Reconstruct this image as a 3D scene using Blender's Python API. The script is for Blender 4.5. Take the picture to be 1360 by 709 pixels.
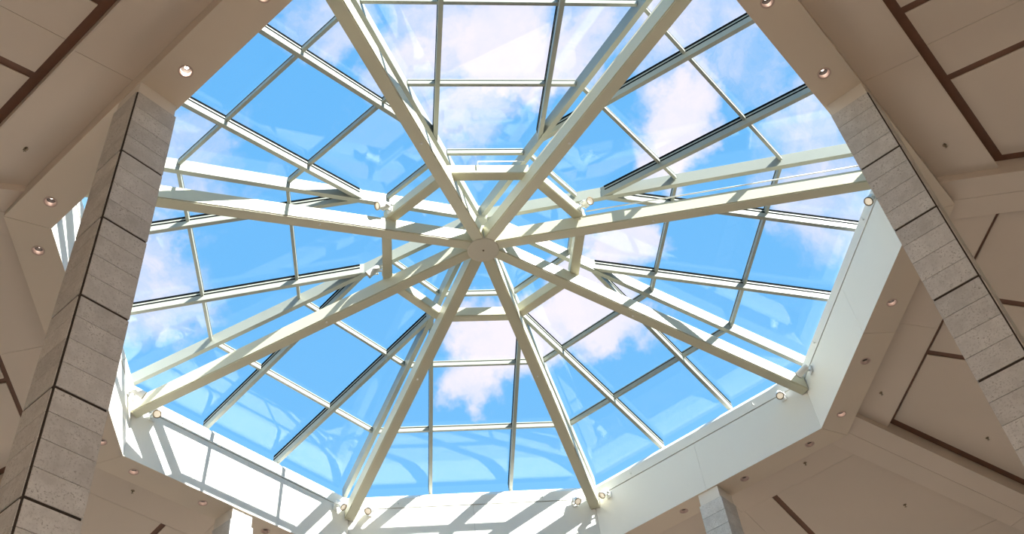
import bpy, bmesh, math, random
from mathutils import Matrix, Vector
random.seed(4)
S = bpy.context.scene
COL = S.collection
for o in list(bpy.data.objects):
    bpy.data.objects.remove(o)

# ------------------------------------------------------------------ camera
ZS = 14.857                      # soffit height above the floor; octagon axis at x = y = 0
CAM = Vector((-1.97163, -14.62057, ZS - 13.25730))
FW = Vector((0.118109, 0.684484, 0.719397))
RT = Vector((0.992819, -0.067526, -0.098749))
UP = Vector((0.019014, -0.725894, 0.687544))
cd = bpy.data.cameras.new('camera')
cd.sensor_width = 36.0
cd.lens = 1376.175 / 1360 * 36.0
cd.clip_end = 500
cam = bpy.data.objects.new('camera', cd)
COL.objects.link(cam)
cam.matrix_world = Matrix(((RT.x, UP.x, -FW.x, CAM.x), (RT.y, UP.y, -FW.y, CAM.y),
                           (RT.z, UP.z, -FW.z, CAM.z), (0, 0, 0, 1)))
S.camera = cam
S.view_settings.view_transform = 'Standard'
S.view_settings.look = 'None'
S.view_settings.gamma = 1.0
S.view_settings.use_curve_mapping = False
S.view_settings.exposure = 0.0

# ------------------------------------------------------------------ sky
SKY_GAIN = 1.12
def build_world():
    w = bpy.data.worlds.new('sky'); S.world = w
    w.use_nodes = True
    nt = w.node_tree; N = nt.nodes; L = nt.links
    N.clear()
    out = N.new('ShaderNodeOutputWorld'); bg = N.new('ShaderNodeBackground')
    L.new(bg.outputs[0], out.inputs[0])
    tc = N.new('ShaderNodeTexCoord')
    nrm = N.new('ShaderNodeVectorMath'); nrm.operation = 'NORMALIZE'
    L.new(tc.outputs['Generated'], nrm.inputs[0])
    D = nrm.outputs[0]
    def math_(op, a, b=None, clamp=False):
        m = N.new('ShaderNodeMath'); m.operation = op; m.use_clamp = clamp
        for i, v in enumerate((a, b)):
            if v is None: continue
            if isinstance(v, (int, float)): m.inputs[i].default_value = v
            else: L.new(v, m.inputs[i])
        return m.outputs[0]
    def noise(scale, detail, rough, vec=D, dist=0.0):
        n = N.new('ShaderNodeTexNoise'); n.inputs['Scale'].default_value = scale
        n.inputs['Detail'].default_value = detail; n.inputs['Roughness'].default_value = rough
        n.inputs['Distortion'].default_value = dist
        L.new(vec, n.inputs['Vector']); return n
    # blue, paler towards the horizon
    sep = N.new('ShaderNodeSeparateXYZ'); L.new(D, sep.inputs[0])
    ramp = N.new('ShaderNodeValToRGB'); L.new(sep.outputs['Z'], ramp.inputs[0])
    e = ramp.color_ramp.elements
    e[0].position = 0.0; e[0].color = (0.55, 0.70, 0.90, 1)
    e[1].position = 1.0; e[1].color = (0.13, 0.46, 0.93, 1)
    k = e.new(0.45); k.color = (0.22, 0.56, 0.98, 1)
    # wandering of the cloud outlines
    nz = noise(5.0, 6, 0.62)
    sub = N.new('ShaderNodeVectorMath'); sub.operation = 'SUBTRACT'
    L.new(nz.outputs['Color'], sub.inputs[0]); sub.inputs[1].default_value = (0.5, 0.5, 0.5)
    sc = N.new('ShaderNodeVectorMath'); sc.operation = 'SCALE'; sc.inputs['Scale'].default_value = 0.22
    L.new(sub.outputs[0], sc.inputs[0])
    ad = N.new('ShaderNodeVectorMath'); ad.operation = 'ADD'
    L.new(D, ad.inputs[0]); L.new(sc.outputs[0], ad.inputs[1])
    n2 = N.new('ShaderNodeVectorMath'); n2.operation = 'NORMALIZE'; L.new(ad.outputs[0], n2.inputs[0])
    DW = n2.outputs[0]
    # the cumulus puffs that stand over the roof: (direction, angular radius, weight)
    puffs = SKY_PUFFS
    tot = None
    for d, rad, wt in puffs:
        dt = N.new('ShaderNodeVectorMath'); dt.operation = 'DOT_PRODUCT'
        L.new(DW, dt.inputs[0]); dt.inputs[1].default_value = d
        mr = N.new('ShaderNodeMapRange'); mr.interpolation_type = 'SMOOTHSTEP'
        mr.inputs['From Min'].default_value = math.cos(rad * 1.25)
        mr.inputs['From Max'].default_value = math.cos(rad * 0.25)
        mr.inputs['To Max'].default_value = wt
        L.new(dt.outputs['Value'], mr.inputs['Value'])
        tot = mr.outputs[0] if tot is None else math_('MAXIMUM', tot, mr.outputs[0])
    # broken fair-weather cloud all over the sky
    nb = noise(3.1, 7, 0.6, dist=0.3)
    mb = N.new('ShaderNodeMapRange'); mb.interpolation_type = 'SMOOTHSTEP'
    mb.inputs['From Min'].default_value = 0.56; mb.inputs['From Max'].default_value = 0.80
    mb.inputs['To Max'].default_value = 0.55
    L.new(nb.outputs['Fac'], mb.inputs['Value'])
    nf = noise(11.0, 6, 0.6)
    tex = N.new('ShaderNodeMapRange'); tex.inputs['From Min'].default_value = 0.35; tex.inputs['From Max'].default_value = 0.62
    tex.inputs['To Min'].default_value = 0.8; tex.inputs['To Max'].default_value = 1.0
    L.new(nf.outputs['Fac'], tex.inputs['Value'])
    n6 = noise(9.0, 8, 0.62, vec=DW)
    fld = math_('ADD', math_('MAXIMUM', tot, mb.outputs[0]), math_('MULTIPLY', math_('SUBTRACT', n6.outputs['Fac'], 0.5), 1.5))
    ms = N.new('ShaderNodeMapRange'); ms.interpolation_type = 'SMOOTHSTEP'
    ms.inputs['From Min'].default_value = 0.18; ms.inputs['From Max'].default_value = 0.95
    L.new(fld, ms.inputs['Value'])
    cl = math_('MULTIPLY', ms.outputs[0], tex.outputs[0], True)
    mix = N.new('ShaderNodeMix'); mix.data_type = 'RGBA'
    L.new(cl, mix.inputs['Factor']); L.new(ramp.outputs[0], mix.inputs['A'])
    mix.inputs['B'].default_value = (1.02, 0.90, 1.02, 1)
    L.new(mix.outputs['Result'], bg.inputs['Color'])
    bg.inputs['Strength'].default_value = SKY_GAIN
def pixdir(u, v):
    d = FW + RT * ((u - 680) / 1376.175) - UP * ((v - 354.5) / 1376.175)
    return tuple(d.normalized())
SKY_PUFFS = [(pixdir(650, 45), .075, 1.0), (pixdir(700, 75), .05, .95), (pixdir(545, 50), .07, .75), (pixdir(765, 55), .05, .85),
             (pixdir(905, 140), .055, 1.0), (pixdir(890, 190), .04, .85), (pixdir(880, 30), .06, .5), (pixdir(640, 460), .06, 1.0),
             (pixdir(700, 440), .05, .85), (pixdir(765, 415), .06, 1.0), (pixdir(808, 335), .045, .9), (pixdir(610, 500), .045, .7),
             (pixdir(400, 15), .05, .7), (pixdir(640, 140), .05, .6), (pixdir(500, 100), .04, .5), (pixdir(185, 380), .07, .6), (pixdir(230, 200), .06, .45),
             (pixdir(1120, 290), .08, .62), (pixdir(1100, 200), .06, .5), (pixdir(1010, 80), .06, .45), (pixdir(960, 20), .06, .55), (pixdir(440, 180), .035, .3), (pixdir(300, 220), .06, .25)]
build_world()

# ------------------------------------------------------------------ sun (late-morning, from the near right)
SUN_AZ, SUN_EL = math.radians(-43.3), math.radians(39.0)
sd = bpy.data.lights.new('sun', 'SUN'); sd.energy = 20.0; sd.angle = math.radians(0.53); sd.color = (1.0, 0.95, 0.90)
so = bpy.data.objects.new('sun', sd); COL.objects.link(so)
so.location = (40, -38, 60)
sdir = Vector((math.cos(SUN_EL) * math.cos(SUN_AZ), math.cos(SUN_EL) * math.sin(SUN_AZ), math.sin(SUN_EL)))
so.rotation_euler = sdir.to_track_quat('Z', 'Y').to_euler()

# ------------------------------------------------------------------ materials
def new_mat(name):
    m = bpy.data.materials.new(name); m.use_nodes = True
    nt = m.node_tree; b = nt.nodes['Principled BSDF']
    return m, nt, b
def paint(name, col, rough=0.55, var=0.04, scale=1.3, metal=0.0, bump=0.0):
    m, nt, b = new_mat(name)
    tc = nt.nodes.new('ShaderNodeTexCoord')
    n = nt.nodes.new('ShaderNodeTexNoise'); n.inputs['Scale'].default_value = scale; n.inputs['Detail'].default_value = 4
    nt.links.new(tc.outputs['Object'], n.inputs['Vector'])
    r = nt.nodes.new('ShaderNodeValToRGB')
    e = r.color_ramp.elements
    e[0].position = .3; e[0].color = tuple(c * (1 - var) for c in col) + (1,)
    e[1].position = .7; e[1].color = tuple(min(1, c * (1 + var)) for c in col) + (1,)
    nt.links.new(n.outputs['Fac'], r.inputs[0]); nt.links.new(r.outputs[0], b.inputs['Base Color'])
    b.inputs['Roughness'].default_value = rough; b.inputs['Metallic'].default_value = metal
    if bump:
        n3 = nt.nodes.new('ShaderNodeTexNoise'); n3.inputs['Scale'].default_value = 60
        nt.links.new(tc.outputs['Object'], n3.inputs['Vector'])
        bp = nt.nodes.new('ShaderNodeBump'); bp.inputs['Strength'].default_value = bump; bp.inputs['Distance'].default_value = .002
        nt.links.new(n3.outputs['Fac'], bp.inputs['Height']); nt.links.new(bp.outputs[0], b.inputs['Normal'])
    return m
def stone_mat():
    m, nt, b = new_mat('flecked_limestone')
    N = nt.nodes; L = nt.links
    tc = N.new('ShaderNodeTexCoord'); oi = N.new('ShaderNodeObjectInfo')
    off = N.new('ShaderNodeVectorMath'); off.operation = 'SCALE'; off.inputs['Scale'].default_value = 37.0
    cmb = N.new('ShaderNodeCombineXYZ')
    for i in range(3): L.new(oi.outputs['Random'], cmb.inputs[i])
    L.new(cmb.outputs[0], off.inputs[0])
    ad = N.new('ShaderNodeVectorMath'); ad.operation = 'ADD'
    L.new(tc.outputs['Object'], ad.inputs[0]); L.new(off.outputs[0], ad.inputs[1])
    def noise(s, d, r=.6):
        n = N.new('ShaderNodeTexNoise'); n.inputs['Scale'].default_value = s; n.inputs['Detail'].default_value = d; n.inputs['Roughness'].default_value = r
        L.new(ad.outputs[0], n.inputs['Vector']); return n.outputs['Fac']
    def ramp(src, stops):
        r = N.new('ShaderNodeValToRGB'); L.new(src, r.inputs[0]); e = r.color_ramp.elements
        e[0].position, e[0].color = stops[0]; e[1].position, e[1].color = stops[-1]
        for p, c in stops[1:-1]: q = e.new(p); q.color = c
        return r.outputs[0]
    base = ramp(noise(5, 5), [(.3, (.60, .58, .55, 1)), (.55, (.71, .69, .66, 1)), (.75, (.78, .76, .73, 1))])
    flk = ramp(noise(40, 5, .75), [(.34, (.38, .35, .32, 1)), (.45, (1, 1, 1, 1)), (1.0, (1, 1, 1, 1))])
    pat = ramp(noise(5, 3), [(.32, (.1, .1, .1, 1)), (.60, (1, 1, 1, 1))])
    mx = N.new('ShaderNodeMix'); mx.data_type = 'RGBA'; mx.blend_type = 'MULTIPLY'
    L.new(pat, mx.inputs['Factor']); L.new(base, mx.inputs['A']); L.new(flk, mx.inputs['B'])
    mr = N.new('ShaderNodeMapRange'); mr.inputs['To Min'].default_value = .90; mr.inputs['To Max'].default_value = 1.08
    L.new(oi.outputs['Random'], mr.inputs['Value'])
    vm = N.new('ShaderNodeVectorMath'); vm.operation = 'SCALE'
    L.new(mx.outputs['Result'], vm.inputs[0]); L.new(mr.outputs[0], vm.inputs['Scale'])
    L.new(vm.outputs[0], b.inputs['Base Color'])
    b.inputs['Roughness'].default_value = .75
    bp = N.new('ShaderNodeBump'); bp.inputs['Strength'].default_value = .35; bp.inputs['Distance'].default_value = .004
    L.new(noise(34, 4, .65), bp.inputs['Height']); L.new(bp.outputs[0], b.inputs['Normal'])
    return m
def glass_mat():
    m, nt, b = new_mat('clear_glazing')
    N = nt.nodes; L = nt.links; N.remove(b)
    out = [n for n in N if n.type == 'OUTPUT_MATERIAL'][0]
    tr = N.new('ShaderNodeBsdfTransparent'); tr.inputs[0].default_value = (.95, .985, .985, 1)
    gl = N.new('ShaderNodeBsdfGlossy'); gl.inputs['Roughness'].default_value = .004; gl.inputs['Color'].default_value = (.95, .97, 1, 1)
    lw = N.new('ShaderNodeLayerWeight'); lw.inputs['Blend'].default_value = .5      # Schlick reflectance, the same on both faces
    pw = N.new('ShaderNodeMath'); pw.operation = 'POWER'; pw.inputs[1].default_value = 5.0; L.new(lw.outputs['Facing'], pw.inputs[0])
    fr = N.new('ShaderNodeMath'); fr.operation = 'MULTIPLY_ADD'; fr.inputs[1].default_value = .95; fr.inputs[2].default_value = .030
    L.new(pw.outputs[0], fr.inputs[0])
    mx = N.new('ShaderNodeMixShader'); L.new(fr.outputs[0], mx.inputs[0]); L.new(tr.outputs[0], mx.inputs[1]); L.new(gl.outputs[0], mx.inputs[2])
    L.new(mx.outputs[0], out.inputs[0])
    return m
def lamp_mat(name, col, strength):
    m, nt, b = new_mat(name)
    b.inputs['Base Color'].default_value = tuple(col) + (1,)
    b.inputs['Emission Color'].default_value = tuple(col) + (1,)
    b.inputs['Emission Strength'].default_value = strength
    return m
M = dict(
    ceil=paint('taupe_ceiling_paint', (.74, .65, .56), .6, .025, .5),
    sof=paint('soffit_paint', (.74, .65, .54), .6, .02, .5),
    brown=paint('brown_reveal', (.19, .095, .06), .6, .12, 2),
    dark=paint('dark_joint', (.045, .032, .024), .8, .1),
    curb=paint('white_curb_panel', (.92, .90, .84), .5, .012, .6),
    groove=paint('olive_groove', (.16, .15, .10), .7, .05),
    steel=paint('cream_steel_paint', (.62, .59, .44), .42, .02, 1.0),
    hub=paint('beige_hub_paint', (.62, .57, .46), .5, .02, 1.0),
    alum=paint('pale_aluminium', (.34, .35, .30), .38, .03, 1.5),
    gasket=paint('black_gasket', (.005, .006, .007), .95, .05),
    cap=paint('column_cap_paint', (.84, .79, .72), .55, .02),
    stone=stone_mat(), glass=glass_mat(),
    floor=paint('warm_stone_floor', (.52, .40, .29), .45, .08, .8),
    outer=paint('warm_plaster', (.62, .54, .45), .7, .03),
    roof=paint('roof_membrane', (.35, .34, .33), .8, .05),
    fixture=paint('white_fixture_enamel', (.82, .81, .77), .35, .02, 4),
    copper=paint('rosy_reflector', (.90, .74, .68), .35, .03, 5, .25),
    baffle=paint('black_baffle', (.05, .04, .035), .5, .05),
    trim=paint('pink_trim_ring', (.60, .46, .40), .4, .04, 5),
    brass=paint('brass', (.30, .24, .17), .35, .04, 5, .9),
    lens=lamp_mat('warm_lens', (1.0, .88, .70), .5),
    lamp=lamp_mat('warm_lamp', (1.0, .82, .70), 5.0),
    lamp_hot=lamp_mat('bright_warm_lamp', (1.0, .84, .70), 40.0),
    lamp_off=lamp_mat('dim_lamp', (.9, .80, .72), .6),
)

M['gasket'].node_tree.nodes['Principled BSDF'].inputs['Specular IOR Level'].default_value = 0.05

# ------------------------------------------------------------------ helpers
T8 = math.tan(math.pi / 8); C8 = math.cos(math.pi / 8); S8 = math.sin(math.pi / 8)
def mesh_from(name, verts, faces, mat, smooth=False):
    me = bpy.data.meshes.new(name); me.from_pydata([tuple(v) for v in verts], [], faces); me.update()
    bm = bmesh.new(); bm.from_mesh(me); bmesh.ops.recalc_face_normals(bm, faces=bm.faces); bm.to_mesh(me); bm.free()
    if smooth:
        for p in me.polygons: p.use_smooth = True
    if mat: me.materials.append(M[mat])
    return me
def prism(name, loop, up, mat):
    """closed slab: polygon loop (3d points) pushed along the vector up (or a per-point list)"""
    n = len(loop); loop = [Vector(p) for p in loop]
    ups = up if isinstance(up, list) else [up] * n
    vs = loop + [p + Vector(u) for p, u in zip(loop, ups)]
    fs = [tuple(range(n)), tuple(range(2 * n - 1, n - 1, -1))] + [(i, (i + 1) % n, n + (i + 1) % n, n + i) for i in range(n)]
    return mesh_from(name, vs, fs, mat)
def box(name, x0, x1, y0, y1, z0, z1, mat):
    return prism(name, [(x0, y0, z0), (x1, y0, z0), (x1, y1, z0), (x0, y1, z0)], (0, 0, z1 - z0), mat)
class Multi:
    """several closed pieces gathered into one mesh"""
    def __init__(s): s.v = []; s.f = []
    def add(s, me):
        o = len(s.v)
        s.v += [v.co.copy() for v in me.vertices]; s.f += [tuple(o + i for i in p.vertices) for p in me.polygons]
        bpy.data.meshes.remove(me); return s
    def done(s, name, mat, smooth=False): return mesh_from(name, s.v, s.f, mat, smooth)
def bar(name, p0, p1, w, h, mat, w_off=0):
    """box bar, bottom centre line p0-p1, width w horizontally, height h upwards"""
    p0, p1 = Vector(p0), Vector(p1); d = (p1 - p0)
    sd_ = Vector((-d.y, d.x, 0)).normalized() * (w / 2)
    return prism(name, [p0 - sd_, p1 - sd_, p1 + sd_, p0 + sd_], (0, 0, h), mat)
def lathe(name, prof, mat, seg=20, axis='Z', smooth=True):
    vs, fs = [], []
    for r, z in prof:
        for i in range(seg):
            a = 2 * math.pi * i / seg; vs.append((r * math.cos(a), r * math.sin(a), z))
    for j in range(len(prof) - 1):
        for i in range(seg):
            fs.append((j * seg + i, j * seg + (i + 1) % seg, (j + 1) * seg + (i + 1) % seg, (j + 1) * seg + i))
    me = bpy.data.meshes.new(name); me.from_pydata(vs, [], fs); me.update()
    bm = bmesh.new(); bm.from_mesh(me); bmesh.ops.remove_doubles(bm, verts=bm.verts, dist=1e-5)
    bmesh.ops.recalc_face_normals(bm, faces=bm.faces); bm.to_mesh(me); bm.free()
    if smooth:
        for p in me.polygons: p.use_smooth = True
        try: me.set_sharp_from_angle(angle=math.radians(40))
        except Exception: pass
    me.materials.append(M[mat]); return me
def tube(name, pts, r, mat, seg=8):
    vs, fs = [], []
    pts = [Vector(p) for p in pts]
    for i, p in enumerate(pts):
        d = (pts[min(i + 1, len(pts) - 1)] - pts[max(i - 1, 0)]).normalized()
        a = d.cross(Vector((0, 0, 1)))
        if a.length < 1e-3: a = Vector((1, 0, 0))
        a.normalize(); b = d.cross(a)
        for k in range(seg):
            t = 2 * math.pi * k / seg; vs.append(p + a * (r * math.cos(t)) + b * (r * math.sin(t)))
    for i in range(len(pts) - 1):
        for k in range(seg): fs.append((i * seg + k, i * seg + (k + 1) % seg, (i + 1) * seg + (k + 1) % seg, (i + 1) * seg + k))
    fs.append(tuple(range(seg))); fs.append(tuple(range((len(pts) - 1) * seg, len(pts) * seg)))
    return mesh_from(name, vs, fs, mat, True)
def link(name, data, parent=None, loc=(0, 0, 0), rz=0.0):
    o = bpy.data.objects.new(name, data); COL.objects.link(o)
    o.location = loc; o.rotation_euler = (0, 0, rz)
    if parent: o.parent = parent
    return o
def tag(o, label, cat=None, group=None, kind=None):
    if label: o['label'] = label
    if cat: o['category'] = cat
    if group: o['group'] = group
    if kind: o['kind'] = kind
    return o
def empty(name, loc, label, cat, group=None, kind=None, rz=0.0):
    o = bpy.data.objects.new(name, None); COL.objects.link(o); o.empty_display_size = .2
    o.location = loc; o.rotation_euler = (0, 0, rz)
    return tag(o, label, cat, group, kind)
AX = (0, 0, ZS)
R = math.radians
FACETS = [0, 45, 90, 135, 180, 225, 270, 315]     # azimuth of each side of the octagon; 90 is the far side
SIDE = {0: 'right', 45: 'far_right', 90: 'far', 135: 'far_left', 180: 'left', 225: 'near_left', 270: 'near', 315: 'near_right'}
# heights below are relative to the soffit, lengths along a side are t, distance from the axis is the apothem a
APO = 8.0 * C8                    # inner face of the curb
SOF = 8.06                        # outer edge of the soffit ring

# ------------------------------------------------------------------ added unseen floor and roof deck
fl = link('floor', box('floor', -60, 60, -60, 60, -.2, 0, 'floor')); tag(fl, 'unseen warm stone floor under the atrium, added to bounce daylight upward', 'floor', kind='structure')  # wide floor added out of view to bounce daylight onto the ceiling
def ring_sector(name, a0, z0, a1, z1, th, mat):
    return prism(name, [(a0, -a0 * T8, z0), (a1, -a1 * T8, z1), (a1, a1 * T8, z1), (a0, a0 * T8, z0)], (0, 0, th), mat)
A_END = 18.0
roof = empty('roof', AX, 'unseen sloping roof deck around the skylight, added to block sun above the ceiling', 'roof', kind='structure')  # deck added out of view so sun cannot leak through the ceiling joints
rm = ring_sector('roof_sun_block', 7.62, 1.22, A_END + .3, 1.22 - .25 * (A_END + .3 - 7.62), .2, 'roof')
for a in FACETS: link('roof_sun_block', rm, roof, rz=R(a))

# unseen outer walls, added with open storefront bays to light the ceiling
def added_outer_wall(head):
    mu = Multi(); a0, a1 = A_END - .05, A_END + .25
    def blk(t0, t1, z0, z1): mu.add(box('b', a0, a1, t0, t1, z0, z1, 'outer'))
    h = a0 * T8; top = ZS - 1.45
    blk(-h, h, head, top)
    if head: blk(-h, -h + 1.0, 0, head); blk(h - 1.0, h, 0, head)
    return mu.done('added_outer_wall', 'outer')
OWM = {h_: added_outer_wall(h_) for h_ in (0.0, 4.5, 10.0)}
HEAD = {0: 0.0, 45: 4.5, 90: 10.0, 135: 10.0, 180: 4.5, 225: 0.0, 270: 4.5, 315: 0.0}  # bay height per side, tuned to balance daylight on ceiling and columns
for a in FACETS:
    o = link('wall_outer_' + SIDE[a], OWM[HEAD[a]], None, (0, 0, 0), R(a))
    tag(o, 'unseen plaster outer wall added to shape the daylight, out of the photo on the ' + SIDE[a].replace('_', ' ') + ' side', 'wall', kind='structure')

# ------------------------------------------------------------------ ceiling: soffit ring, sloping bands, coffers, hip bands
ceil = empty('ceiling', AX, 'taupe panelled ceiling with soffit ring, sloping coffers and brown reveals', 'ceiling', kind='structure')
DL_T = (.855, 2.585)              # downlight positions along each side
DL_A, DL_R = 7.71, .088
def soffit_half(sgn):
    g = .004
    y0 = g; loop = [(APO + .002, y0), (SOF, y0), (SOF, SOF * T8 - g), (APO + .002, APO * T8 - g)]
    bm = bmesh.new()
    def ring(pts):
        vs = [bm.verts.new((x, sgn * y, 0)) for x, y in pts]
        return [bm.edges.new((vs[i], vs[(i + 1) % len(vs)])) for i in range(len(vs))]
    ed = ring(loop)
    for t in DL_T:
        ed += ring([(DL_A + DL_R * math.cos(i * math.pi / 10), t + DL_R * math.sin(i * math.pi / 10)) for i in range(20)])
    bmesh.ops.triangle_fill(bm, use_beauty=True, use_dissolve=False, edges=ed)
    r = bmesh.ops.extrude_face_region(bm, geom=bm.faces[:])
    bmesh.ops.translate(bm, vec=(0, 0, .05), verts=[v for v in r['geom'] if isinstance(v, bmesh.types.BMVert)])
    bmesh.ops.recalc_face_normals(bm, faces=bm.faces)
    me = bpy.data.meshes.new('soffit_panel'); bm.to_mesh(me); bm.free(); me.materials.append(M['sof']); return me
sof = [soffit_half(1), soffit_half(-1)]
back = ring_sector('soffit_backing', APO + .05, .19, SOF - .03, .19, .03, 'dark')
fas = prism('fascia_board', [(SOF - .03, -(SOF - .03) * T8 + .003, 0.051), (SOF, -SOF * T8 + .003, 0.051), (SOF, SOF * T8 - .003, 0.051), (SOF - .03, (SOF - .03) * T8 - .003, 0.051)], (0, 0, .33), 'ceil')
for a in FACETS:
    for m_ in sof: link('soffit_panel', m_, ceil, rz=R(a))
    link('soffit_backing', back, ceil, rz=R(a))
    link('fascia_board', fas, ceil, rz=R(a))
HW = .49                          # half width of a hip band
SL = .25
zb = lambda a: .30 - SL * (a - 8.05)          # band plane
zc = lambda a: .22 - SL * (a - 8.97)          # coffer plane
lim = lambda a, c=0.0: a * T8 - (HW + c) / C8  # where a hip band (plus a clearance c) begins
A1, A2 = 8.97, 9.145
def band_half(s):
    lo = [(SOF + .002, s * .004, zb(SOF)), (A1, s * .004, zb(A1)), (A1, s * lim(A1), zb(A1)), (SOF + .002, s * lim(SOF), zb(SOF))]
    return prism('band_panel', lo, (0, 0, .04), 'ceil')
bands = [band_half(1), band_half(-1)]
edge = prism('edge_trim', [(A1 + .001, -lim(A1), zb(A1) - .002), (A1 + .022, -lim(A1 + .02), zb(A1) - .002), (A1 + .022, lim(A1 + .02), zb(A1) - .002), (A1 + .001, lim(A1), zb(A1) - .002)], (0, 0, .30), 'ceil')
bed = prism('reveal_bed', [(A1 + .023, -lim(A1), zc(A1) + .02), (A_END, -lim(A_END), zc(A_END) + .02), (A_END, lim(A_END), zc(A_END) + .02), (A1 + .023, lim(A1), zc(A1) + .02)], (0, 0, .04), 'brown')
def coffer(s, t0, t1, a0, a1):
    """t1 None: runs to the brown channel beside the hip band"""
    f0 = (lambda a: t0); f1 = (lambda a: lim(a, .18)) if t1 is None else (lambda a: t1)
    p = [(a0, f0(a0)), (a1, f0(a1)), (a1, f1(a1)), (a0, f1(a0))]
    return prism('coffer_panel', [(a, s * t, zc(a)) for a, t in p], (0, 0, .018), 'ceil')
AJ = 12.875
coffers = []
for s in (1, -1):
    for a0, a1 in ((A2, AJ - .004), (AJ + .004, A_END)):
        coffers += [coffer(s, .004, .775, a0, a1), coffer(s, .915, None, a0, a1)]
for a in FACETS:
    for m_ in bands: link('band_panel', m_, ceil, rz=R(a))
    link('edge_trim', edge, ceil, rz=R(a)); link('reveal_bed', bed, ceil, rz=R(a))
    for m_ in coffers: link('coffer_panel', m_, ceil, rz=R(a))
zh = lambda r: .10 - .24 * (r - 8.75)
def hip_half(s, r0, r1):
    r_in = lambda t: ((SOF + .003) - t * S8) / C8
    if r0 is None: p = [(r_in(.004), .004), (r1, .004), (r1, HW), (r_in(HW), HW)]
    else: p = [(r0, .004), (r1, .004), (r1, HW), (r0, HW)]
    return prism('hip_panel', [(r, s * t, zh(r)) for r, t in p], (0, 0, .42), 'ceil')
RJ = 13.67
hips = [hip_half(s, *rr) for s in (1, -1) for rr in ((None, RJ - .004), (RJ + .004, A_END / C8))]
for a in FACETS:
    for m_ in hips: link('hip_panel', m_, ceil, rz=R(a + 22.5))

# ------------------------------------------------------------------ curb walls of the opening
pan = [prism('wall_panel', [(APO, s * .003, .003), (APO, s * (APO * T8 - .003), .003), (APO + .04, s * ((APO + .04) * T8 - .003), .003), (APO + .04, s * .003, .003)], (0, 0, 1.312), 'curb') for s in (1, -1)]
def extr_profile(name, prof, mat, g=.002):
    """profile (a, z) swept along one side with mitred ends"""
    n = len(prof); v = [(a, -(a * T8 - g), z) for a, z in prof] + [(a, a * T8 - g, z) for a, z in prof]
    f = [tuple(range(n)), tuple(range(2 * n - 1, n - 1, -1))] + [(i, (i + 1) % n, n + (i + 1) % n, n + i) for i in range(n)]
    return mesh_from(name, v, f, mat)
core = extr_profile('wall', [(APO + .041, .051), (APO + .041, 1.50), (APO + .10, 1.50), (APO + .225, .95), (APO + .225, .051)], 'groove')
sill = extr_profile('sill_trim', [(APO - .012, 1.335), (APO - .012, 1.60), (APO + .13, 1.765), (APO + .36, 1.905), (APO + .42, 1.905), (APO + .42, 1.30), (APO + .044, 1.30), (APO + .044, 1.335)], 'curb')
clipm = Multi().add(box('c', APO - .045, APO - .013, -.012, .012, 1.43, 1.45, 'fixture')).add(box('c', APO - .052, APO - .040, -.012, .012, 1.43, 1.50, 'fixture')).done('clip', 'fixture')
for a in FACETS:
    w = link('wall_' + SIDE[a], core, None, AX, R(a))
    tag(w, {0: 'white curb wall on the right below the skylight glass', 45: 'shaded white curb wall at the lower right of the opening', 90: 'sunlit white curb wall along the bottom edge of the photo',
            135: 'sunlit white curb wall at the lower left with bar shadows', 180: 'white curb wall on the left, mostly behind the stone column', 225: 'white curb wall hidden beyond the upper left soffit',
            270: 'white curb wall beyond the top edge of the photo', 315: 'white curb wall hidden beyond the upper right soffit'}[a], 'wall', kind='structure')
    for m_ in pan: link('wall_panel', m_, w)
    link('sill_trim', sill, w)
    for t in (-1.75, 1.85): link('clip', clipm, w, (0, t, 0))

# ------------------------------------------------------------------ glazed skylight
sky = empty('skylight', AX, 'octagonal glass skylight of clear panes in pale aluminium bars', 'skylight')
zg = lambda a: 3.62 - .222 * a                # underside of the rafters
GL = .275                                    # glass above that
TR = 1.025; P1, P2, P3 = 5.833, 3.92, 2.0; AS = 7.80
ATOP = TR / T8
def pt(a, t, dz=0.0): return (a, t, zg(a) + dz)
def gasket_for(p0, p1, w):
    mu = Multi()
    for d0, h in ((.142, .032), (.222, .053)):
        a_, b_ = Vector(p0) + Vector((0, 0, d0)), Vector(p1) + Vector((0, 0, d0))
        mu.add(bar('g', a_, b_, w + .012, h, 'gasket'))
    return mu.done('gasket', 'gasket')
raf = {s: (bar('rafter', pt(AS, s * TR), pt(ATOP + .03, s * TR), .085, .275, 'alum'), gasket_for(pt(AS - .02, s * TR), pt(ATOP + .12, s * TR), .085)) for s in (1, -1)}
def purl(a, t0, t1):
    g = bar('gasket', pt(a, t0, .225), pt(a, t1, .225), .068, .022, 'gasket')
    return bar('purlin', pt(a, t0, .125), pt(a, t1, .125), .062, .150, 'alum'), g
hipw = .06
purls = []
for a in (P1, P2):
    h = a * T8 - hipw
    purls += [purl(a, -TR + .043, TR - .043), purl(a, TR + .043, h), purl(a, -h, -TR - .043)]
purls.append(purl(P3, -(P3 * T8 - hipw), P3 * T8 - hipw))
def pane(pts):
    cx = sum(p[0] for p in pts) / len(pts); cy = sum(p[1] for p in pts) / len(pts)
    q = []
    for a, t in pts:
        d = math.hypot(a - cx, t - cy); k = 1 - .012 / d
        a2, t2 = cx + (a - cx) * k, cy + (t - cy) * k
        q.append(pt(a2, t2, GL))
    return prism('glass_pane', q, (0, 0, .022), 'glass')
H = lambda a: a * T8
panes = []
rows = [(7.78, P1), (P1, P2)]
for a0, a1 in rows:
    panes.append(pane([(a0, -TR), (a0, TR), (a1, TR), (a1, -TR)]))
    for s in (1, -1): panes.append(pane([(a0, s * TR), (a0, s * H(a0)), (a1, s * H(a1)), (a1, s * TR)]))
for s in (1, -1): panes.append(pane([(P2, s * TR), (P2, s * H(P2)), (ATOP, s * TR)]))
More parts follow.
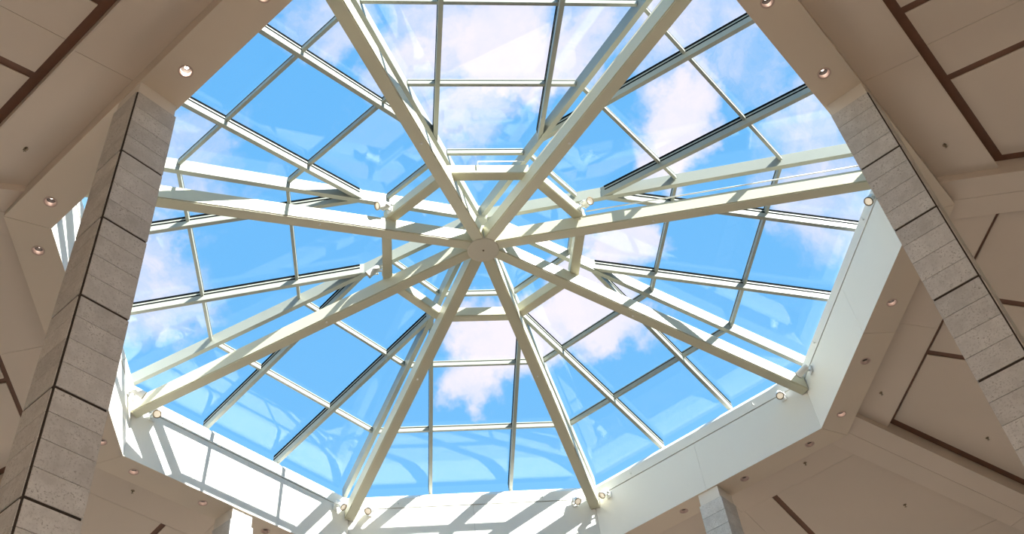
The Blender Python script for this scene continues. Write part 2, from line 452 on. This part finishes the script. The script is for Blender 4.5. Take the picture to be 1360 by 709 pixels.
panes.append(pane([(P2, -TR), (P2, TR), (ATOP, TR), (P3, H(P3)), (P3, -H(P3)), (ATOP, -TR)]))
panes.append(pane([(P3, -H(P3)), (P3, H(P3)), (.06, 0)]))
zr_ = lambda r: 3.62 - .222 * C8 * r
hipb = bar('hip_bar', (8.36, 0, zr_(8.36) - .03), (.10, 0, zr_(.10) - .03), .10, .305, 'alum')
for a in FACETS:
    for s in (1, -1):
        o = link('rafter', raf[s][0], sky, rz=R(a)); link('gasket', raf[s][1], o)
    for m_, g_ in purls:
        o = link('purlin', m_, sky, rz=R(a)); link('gasket', g_, o)
    for m_ in panes: link('glass_pane', m_, sky, rz=R(a))
    link('hip_bar', hipb, sky, rz=R(a + 22.5))
ap = lathe('apex_block', [(0, 3.50), (.17, 3.50), (.20, 3.54), (.20, 3.86), (0, 3.88)], 'alum', 8, smooth=False)
link('apex_block', ap, sky, rz=R(22.5))

# ------------------------------------------------------------------ steel rib frame under the glass
frame = empty('steel_frame', AX, 'cream painted steel frame of eight ribs meeting at a round hub', 'steel frame')
zrib = lambda r: 2.711 - .214 * r
RW, RH = .25, .36
def rib_mesh():
    r0, r1 = .29, 7.93
    me = bar('rib', (r1, 0, zrib(r1)), (r0, 0, zrib(r0)), RW, RH, 'steel')
    bm = bmesh.new(); bm.from_mesh(me)
    bmesh.ops.bevel(bm, geom=[e for e in bm.edges if e.calc_length() > 2], offset=.02, segments=2, affect='EDGES')
    bm.to_mesh(me); bm.free(); return me
ribm = rib_mesh()
strutm = prism('ring_strut', [(1.90, -.76, 2.575), (2.10, -.80, 2.575), (2.10, .80, 2.575), (1.90, .76, 2.575)], (0, 0, .26), 'steel')
_bm = bmesh.new(); _bm.from_mesh(strutm)
bmesh.ops.bevel(_bm, geom=[e for e in _bm.edges if e.calc_length() > 1.2], offset=.015, segments=2, affect='EDGES'); _bm.to_mesh(strutm); _bm.free()
boltm = lathe('bolt', [(0, -.022), (.018, -.022), (.024, -.010), (.024, .004)], 'fixture', 10)
footm = box('foot_plate', 7.90, 7.945, -.11, .11, zrib(7.92) - .0, zrib(7.92) + .42, 'steel')
for a in FACETS:
    r_ = link('rib', ribm, frame, rz=R(a + 22.5))
    link('bolt', boltm, r_, (3.55, 0.02, zrib(3.55)))
    link('foot_plate', footm, r_)
    link('ring_strut', strutm, frame, rz=R(a))
hubo = link('hub', lathe('hub', [(0, 2.625), (.320, 2.625), (.335, 2.640), (.335, 3.04), (.30, 3.06), (0, 3.06)], 'hub', 40), frame)
link('centre_pin', lathe('centre_pin', [(0, 2.608), (.018, 2.608), (.022, 2.625)], 'brass', 10), hubo)
# thin conduits running above some ribs
def conduit(az, t, r0, r1, dz):
    o = link('conduit', tube('conduit', [(r0, t, zrib(r0) + dz), (r1, t, zrib(r1) + dz)], .014, 'fixture', 6), frame, rz=R(az))
conduit(-22.5, -.16, 2.3, 7.9, .42); conduit(22.5, -.06, 2.3, 7.9, .42); conduit(-67.5, -.10, 2.3, 7.9, .40)
link('conduit', tube('conduit', [(2.14, -.2, 2.70), (2.14, -.2, 2.88), (2.14, .74, 2.88)], .014, 'fixture', 6), frame, rz=R(270))

# ------------------------------------------------------------------ stone columns
CN, CT, STH, RV = .33, .30, .012, .030
CA = 7.75                          # apothem of the column axis
CH = .3425
s_t = box('stone_slab', -CN, CN - RV, CT - STH, CT, -CH + .009, 0, 'stone')
s_n = box('stone_slab', CN - STH, CN, -CT + RV, CT - RV, -CH + .009, 0, 'stone')
s_t2 = box('stone_slab', -CN, CN - RV, CT - STH, CT, -CH + .009, -.031, 'stone')
s_n2 = box('stone_slab', CN - STH, CN, -CT + RV, CT - RV, -CH + .009, -.031, 'stone')
s_t3 = box('stone_slab', -CN, CN - RV, -CT, -CT + STH, -CH + .009, 0, 'stone')
s_t32 = box('stone_slab', -CN, CN - RV, -CT, -CT + STH, -CH + .009, -.031, 'stone')
s_n3 = box('stone_slab', -CN, -CN + STH, -CT + STH, CT - STH, -CH + .009, 0, 'stone')
s_n32 = box('stone_slab', -CN, -CN + STH, -CT + STH, CT - STH, -CH + .009, -.031, 'stone')
corem = box('core', -CN + STH + .002, CN - STH - .002, -CT + STH + .002, CT - STH - .002, .05, ZS - .30, 'dark')
capm = box('cap', -.315, .30, -.265, .265, ZS - .30, ZS - .001, 'cap')
NC = 42
plm = box('plinth', -CN, CN, -CT, CT, 0, ZS - .30 - NC * CH - .008, 'stone')
CLAB = {45: 'small far stone column under the lower right curb', 135: 'small far stone column with sunlit face under the lower left curb',
        225: 'tall stone-clad column rising along the left edge of the photo', 315: 'tall stone-clad column rising along the right edge of the photo'}
for a in (45, 135, 225, 315):
    c = empty('stone_column', (CA * math.cos(R(a)), CA * math.sin(R(a)), 0), CLAB[a], 'column', 'stone columns carrying the soffit ring', rz=R(a))
    link('core', corem, c); link('cap', capm, c); link('plinth', plm, c)
    for k in range(NC):
        thick = k % 4 == 0 and k > 0
        z = ZS - .30 - k * CH
        for m_ in ((s_t2, s_t32, s_n2, s_n32) if thick else (s_t, s_t3, s_n, s_n3)):
            link('stone_slab', m_, c, (0, 0, z))

# ------------------------------------------------------------------ recessed downlights
trimm = lathe('trim_ring', [(.083, .012), (.083, -.006), (.096, -.010), (.108, -.006), (.108, 0)], 'trim', 28)
refm = lathe('reflector', [(.083, .0), (.081, .03), (.075, .065)], 'copper', 28)
bafm = lathe('baffle', [(.0751, .065), (.066, .10), (.060, .15), (.0, .152)], 'baffle', 28)
def bulb(mat): return lathe('lamp', [(0, .085), (.018, .088), (.028, .100), (.030, .115), (.020, .135), (.0, .138)], mat, 18)
bulbs = {k: bulb(k) for k in ('lamp', 'lamp_hot', 'lamp_off')}
def downlight(a, t, label, lamp='lamp'):
    v = Matrix.Rotation(R(a), 3, 'Z') @ Vector((DL_A, t, 0))
    e = empty('downlight', (v.x, v.y, ZS), label, 'downlight', 'recessed downlights round the soffit ring', rz=R(a + 90))
    link('trim_ring', trimm, e); link('reflector', refm, e); link('baffle', bafm, e); link('lamp', bulbs[lamp], e)
t1, t2 = DL_T
downlight(225, t1, 'brightly lit downlight in the upper left soffit, above the left column top', 'lamp_hot')
downlight(225, t2, 'downlight at the top edge of the photo, upper left soffit', 'lamp')
downlight(225, -t2, 'downlight in the soffit left of the left column, upper of two', 'lamp')
downlight(180, t2, 'downlight in the soffit left of the left column, lower of two', 'lamp')
downlight(180, -t2, 'downlight beside the lower right edge of the left column', 'lamp')
downlight(135, t2, 'downlight under the lower left corner of the white curb', 'lamp')
downlight(135, t1, 'downlight left of the small lower left column', 'lamp')
downlight(135, -t1, 'dark downlight right of the small lower left column', 'lamp_off')
downlight(315, -t2, 'downlight cut by the top edge of the photo, upper right soffit', 'lamp')
downlight(315, -t1, 'downlight in the upper right soffit just above the right column top', 'lamp')
downlight(0, -t1, 'topmost of three downlights down the right soffit', 'lamp')
downlight(0, t1, 'middle of three downlights down the right soffit', 'lamp_off')
downlight(0, t2, 'lowest of three downlights down the right soffit', 'lamp')
downlight(45, -t2, 'downlight in the lower right soffit nearest the curb corner', 'lamp_off')
downlight(45, -t1, 'downlight right of the small lower right column', 'lamp_off')
downlight(45, t1, 'dark downlight left of the small lower right column', 'lamp_off')

# ------------------------------------------------------------------ little spotlights at the rib feet and on the ring
baseM = Multi().add(box('b', -.012, 0, -.045, .045, -.06, .06, 'fixture')).add(box('b', -.075, -.012, -.012, .012, -.012, .012, 'fixture')).done('bracket', 'fixture')
yokeM = Multi()
for s in (1, -1): yokeM.add(box('y', -.13, -.06, s * .062 - .005, s * .062 + .005, -.014, .014, 'fixture'))
yokeM.add(box('y', -.078, -.066, -.062, .062, -.014, .014, 'fixture')); yokeM = yokeM.done('yoke', 'fixture')
headM = lathe('lamp_head', [(0, -.10), (.035, -.10), (.048, -.07), (.052, .0), (.056, .085), (.060, .09), (.060, .105), (.050, .105), (.048, .085), (0, .085)], 'fixture', 20)
rimM = lathe('rim', [(.049, .100), (.061, .100), (.063, .108), (.049, .110), (.049, .100)], 'brass', 20)
lensM = lathe('lens', [(0, .092), (.047, .090), (.047, .086)], 'lens', 20)
def spot(a, apo, t, z, yaw, pitch, label, out=0):
    v = Matrix.Rotation(R(a), 3, 'Z') @ Vector((apo, t, z))
    e = empty('spotlight', (v.x, v.y, ZS + v.z), label, 'spotlight', 'small white spotlights on the skylight frame', rz=R(a + out))
    e.scale = (1.45,) * 3
    link('bracket', baseM, e); link('yoke', yokeM, e)
    hd = link('lamp_head', headM, e, (-.13, 0, 0))
    d = Vector((-math.cos(R(pitch)) * math.cos(R(yaw)), math.cos(R(pitch)) * math.sin(R(yaw)), math.sin(R(pitch))))
    hd.rotation_euler = d.to_track_quat('Z', 'Y').to_euler()
    link('lens', lensM, hd); link('rim', rimM, hd)
zs_ = 1.20
spot(135, APO - .014, 2.60, zs_, 30, -40, 'spotlight right of the lower left rib foot, on the curb')
spot(180, APO - .014, -2.50, zs_, -30, -20, 'spotlight above the lower left rib foot, on the left curb')
spot(135, APO - .014, -2.60, zs_, -20, -50, 'spotlight left of the bottom left rib foot')
spot(90, APO - .014, 2.55, zs_, 20, -50, 'spotlight right of the bottom left rib foot')
spot(90, APO - .014, -2.55, zs_, -20, -50, 'spotlight left of the bottom right rib foot')
spot(45, APO - .014, 2.60, zs_, 20, -50, 'spotlight right of the bottom right rib foot')
spot(45, APO - .014, -2.50, zs_, -20, -50, 'spotlight left of the lower right rib foot')
spot(0, APO - .014, 2.50, zs_, 60, -10, 'spotlight above the lower right rib foot, on the right curb')
spot(0, APO - .014, -2.48, zs_, -20, -50, 'spotlight on the right curb beside the right column')
spot(225, 2.102, -.62, 2.72, 20, -30, 'spotlight on the ring left of the hub, by the upper left strut', 180)
spot(135, 2.102, .62, 2.72, 20, -30, 'spotlight on the ring at the top of the lower left strut', 180)
spot(180, 2.102, -.62, 2.72, 20, -30, 'spotlight on the ring at the foot of the upright left strut', 180)
spot(315, 2.102, .62, 2.72, 20, -30, 'spotlight on the ring right of the hub, by the upper right strut', 180)

# ------------------------------------------------------------------ sprinkler heads
escM = lathe('escutcheon', [(.0, .0), (.035, 0), (.045, -.006), (.045, -.010), (.018, -.014), (.012, -.04), (0, -.04)], 'brass', 16)
defM = Multi().add(box('d', -.03, .03, -.006, .006, -.066, -.062, 'brass')).add(box('d', -.006, .006, -.03, .03, -.066, -.062, 'brass'))
for s in (1, -1): defM.add(box('d', s * .012 - .003, s * .012 + .003, -.003, .003, -.063, -.03, 'brass'))
defM = defM.done('deflector', 'brass')
def sprinkler(a, apo, t, z, label):
    v = Matrix.Rotation(R(a), 3, 'Z') @ Vector((apo, t, z))
    e = empty('sprinkler_head', (v.x, v.y, ZS + v.z), label, 'sprinkler', 'ceiling sprinkler heads', rz=R(a))
    link('escutcheon', escM, e); link('deflector', defM, e)
sprinkler(225, 8.5, -2.08, zb(8.5) + .008, 'sprinkler head in the ceiling band left of the left column')
sprinkler(315, 8.5, 2.12, zb(8.5) + .008, 'sprinkler head in the ceiling band right of the right column top')
sprinkler(135, 8.52, 2.08, zb(8.52) + .008, 'sprinkler head in the lower left ceiling band')
sprinkler(0, 8.53, 2.12, zb(8.53) + .008, 'sprinkler head in the right ceiling band, beside two downlights')
sprinkler(45, 8.54, -2.05, zb(8.54) + .008, 'sprinkler head in the lower right ceiling band')
sprinkler(0, 11.18, 3.2, zc(11.18) + .008, 'sprinkler head in the right coffer beside the right column')
sprinkler(45, 11.2, -3.1, zc(11.2) + .008, 'sprinkler head in the lower right corner coffer')
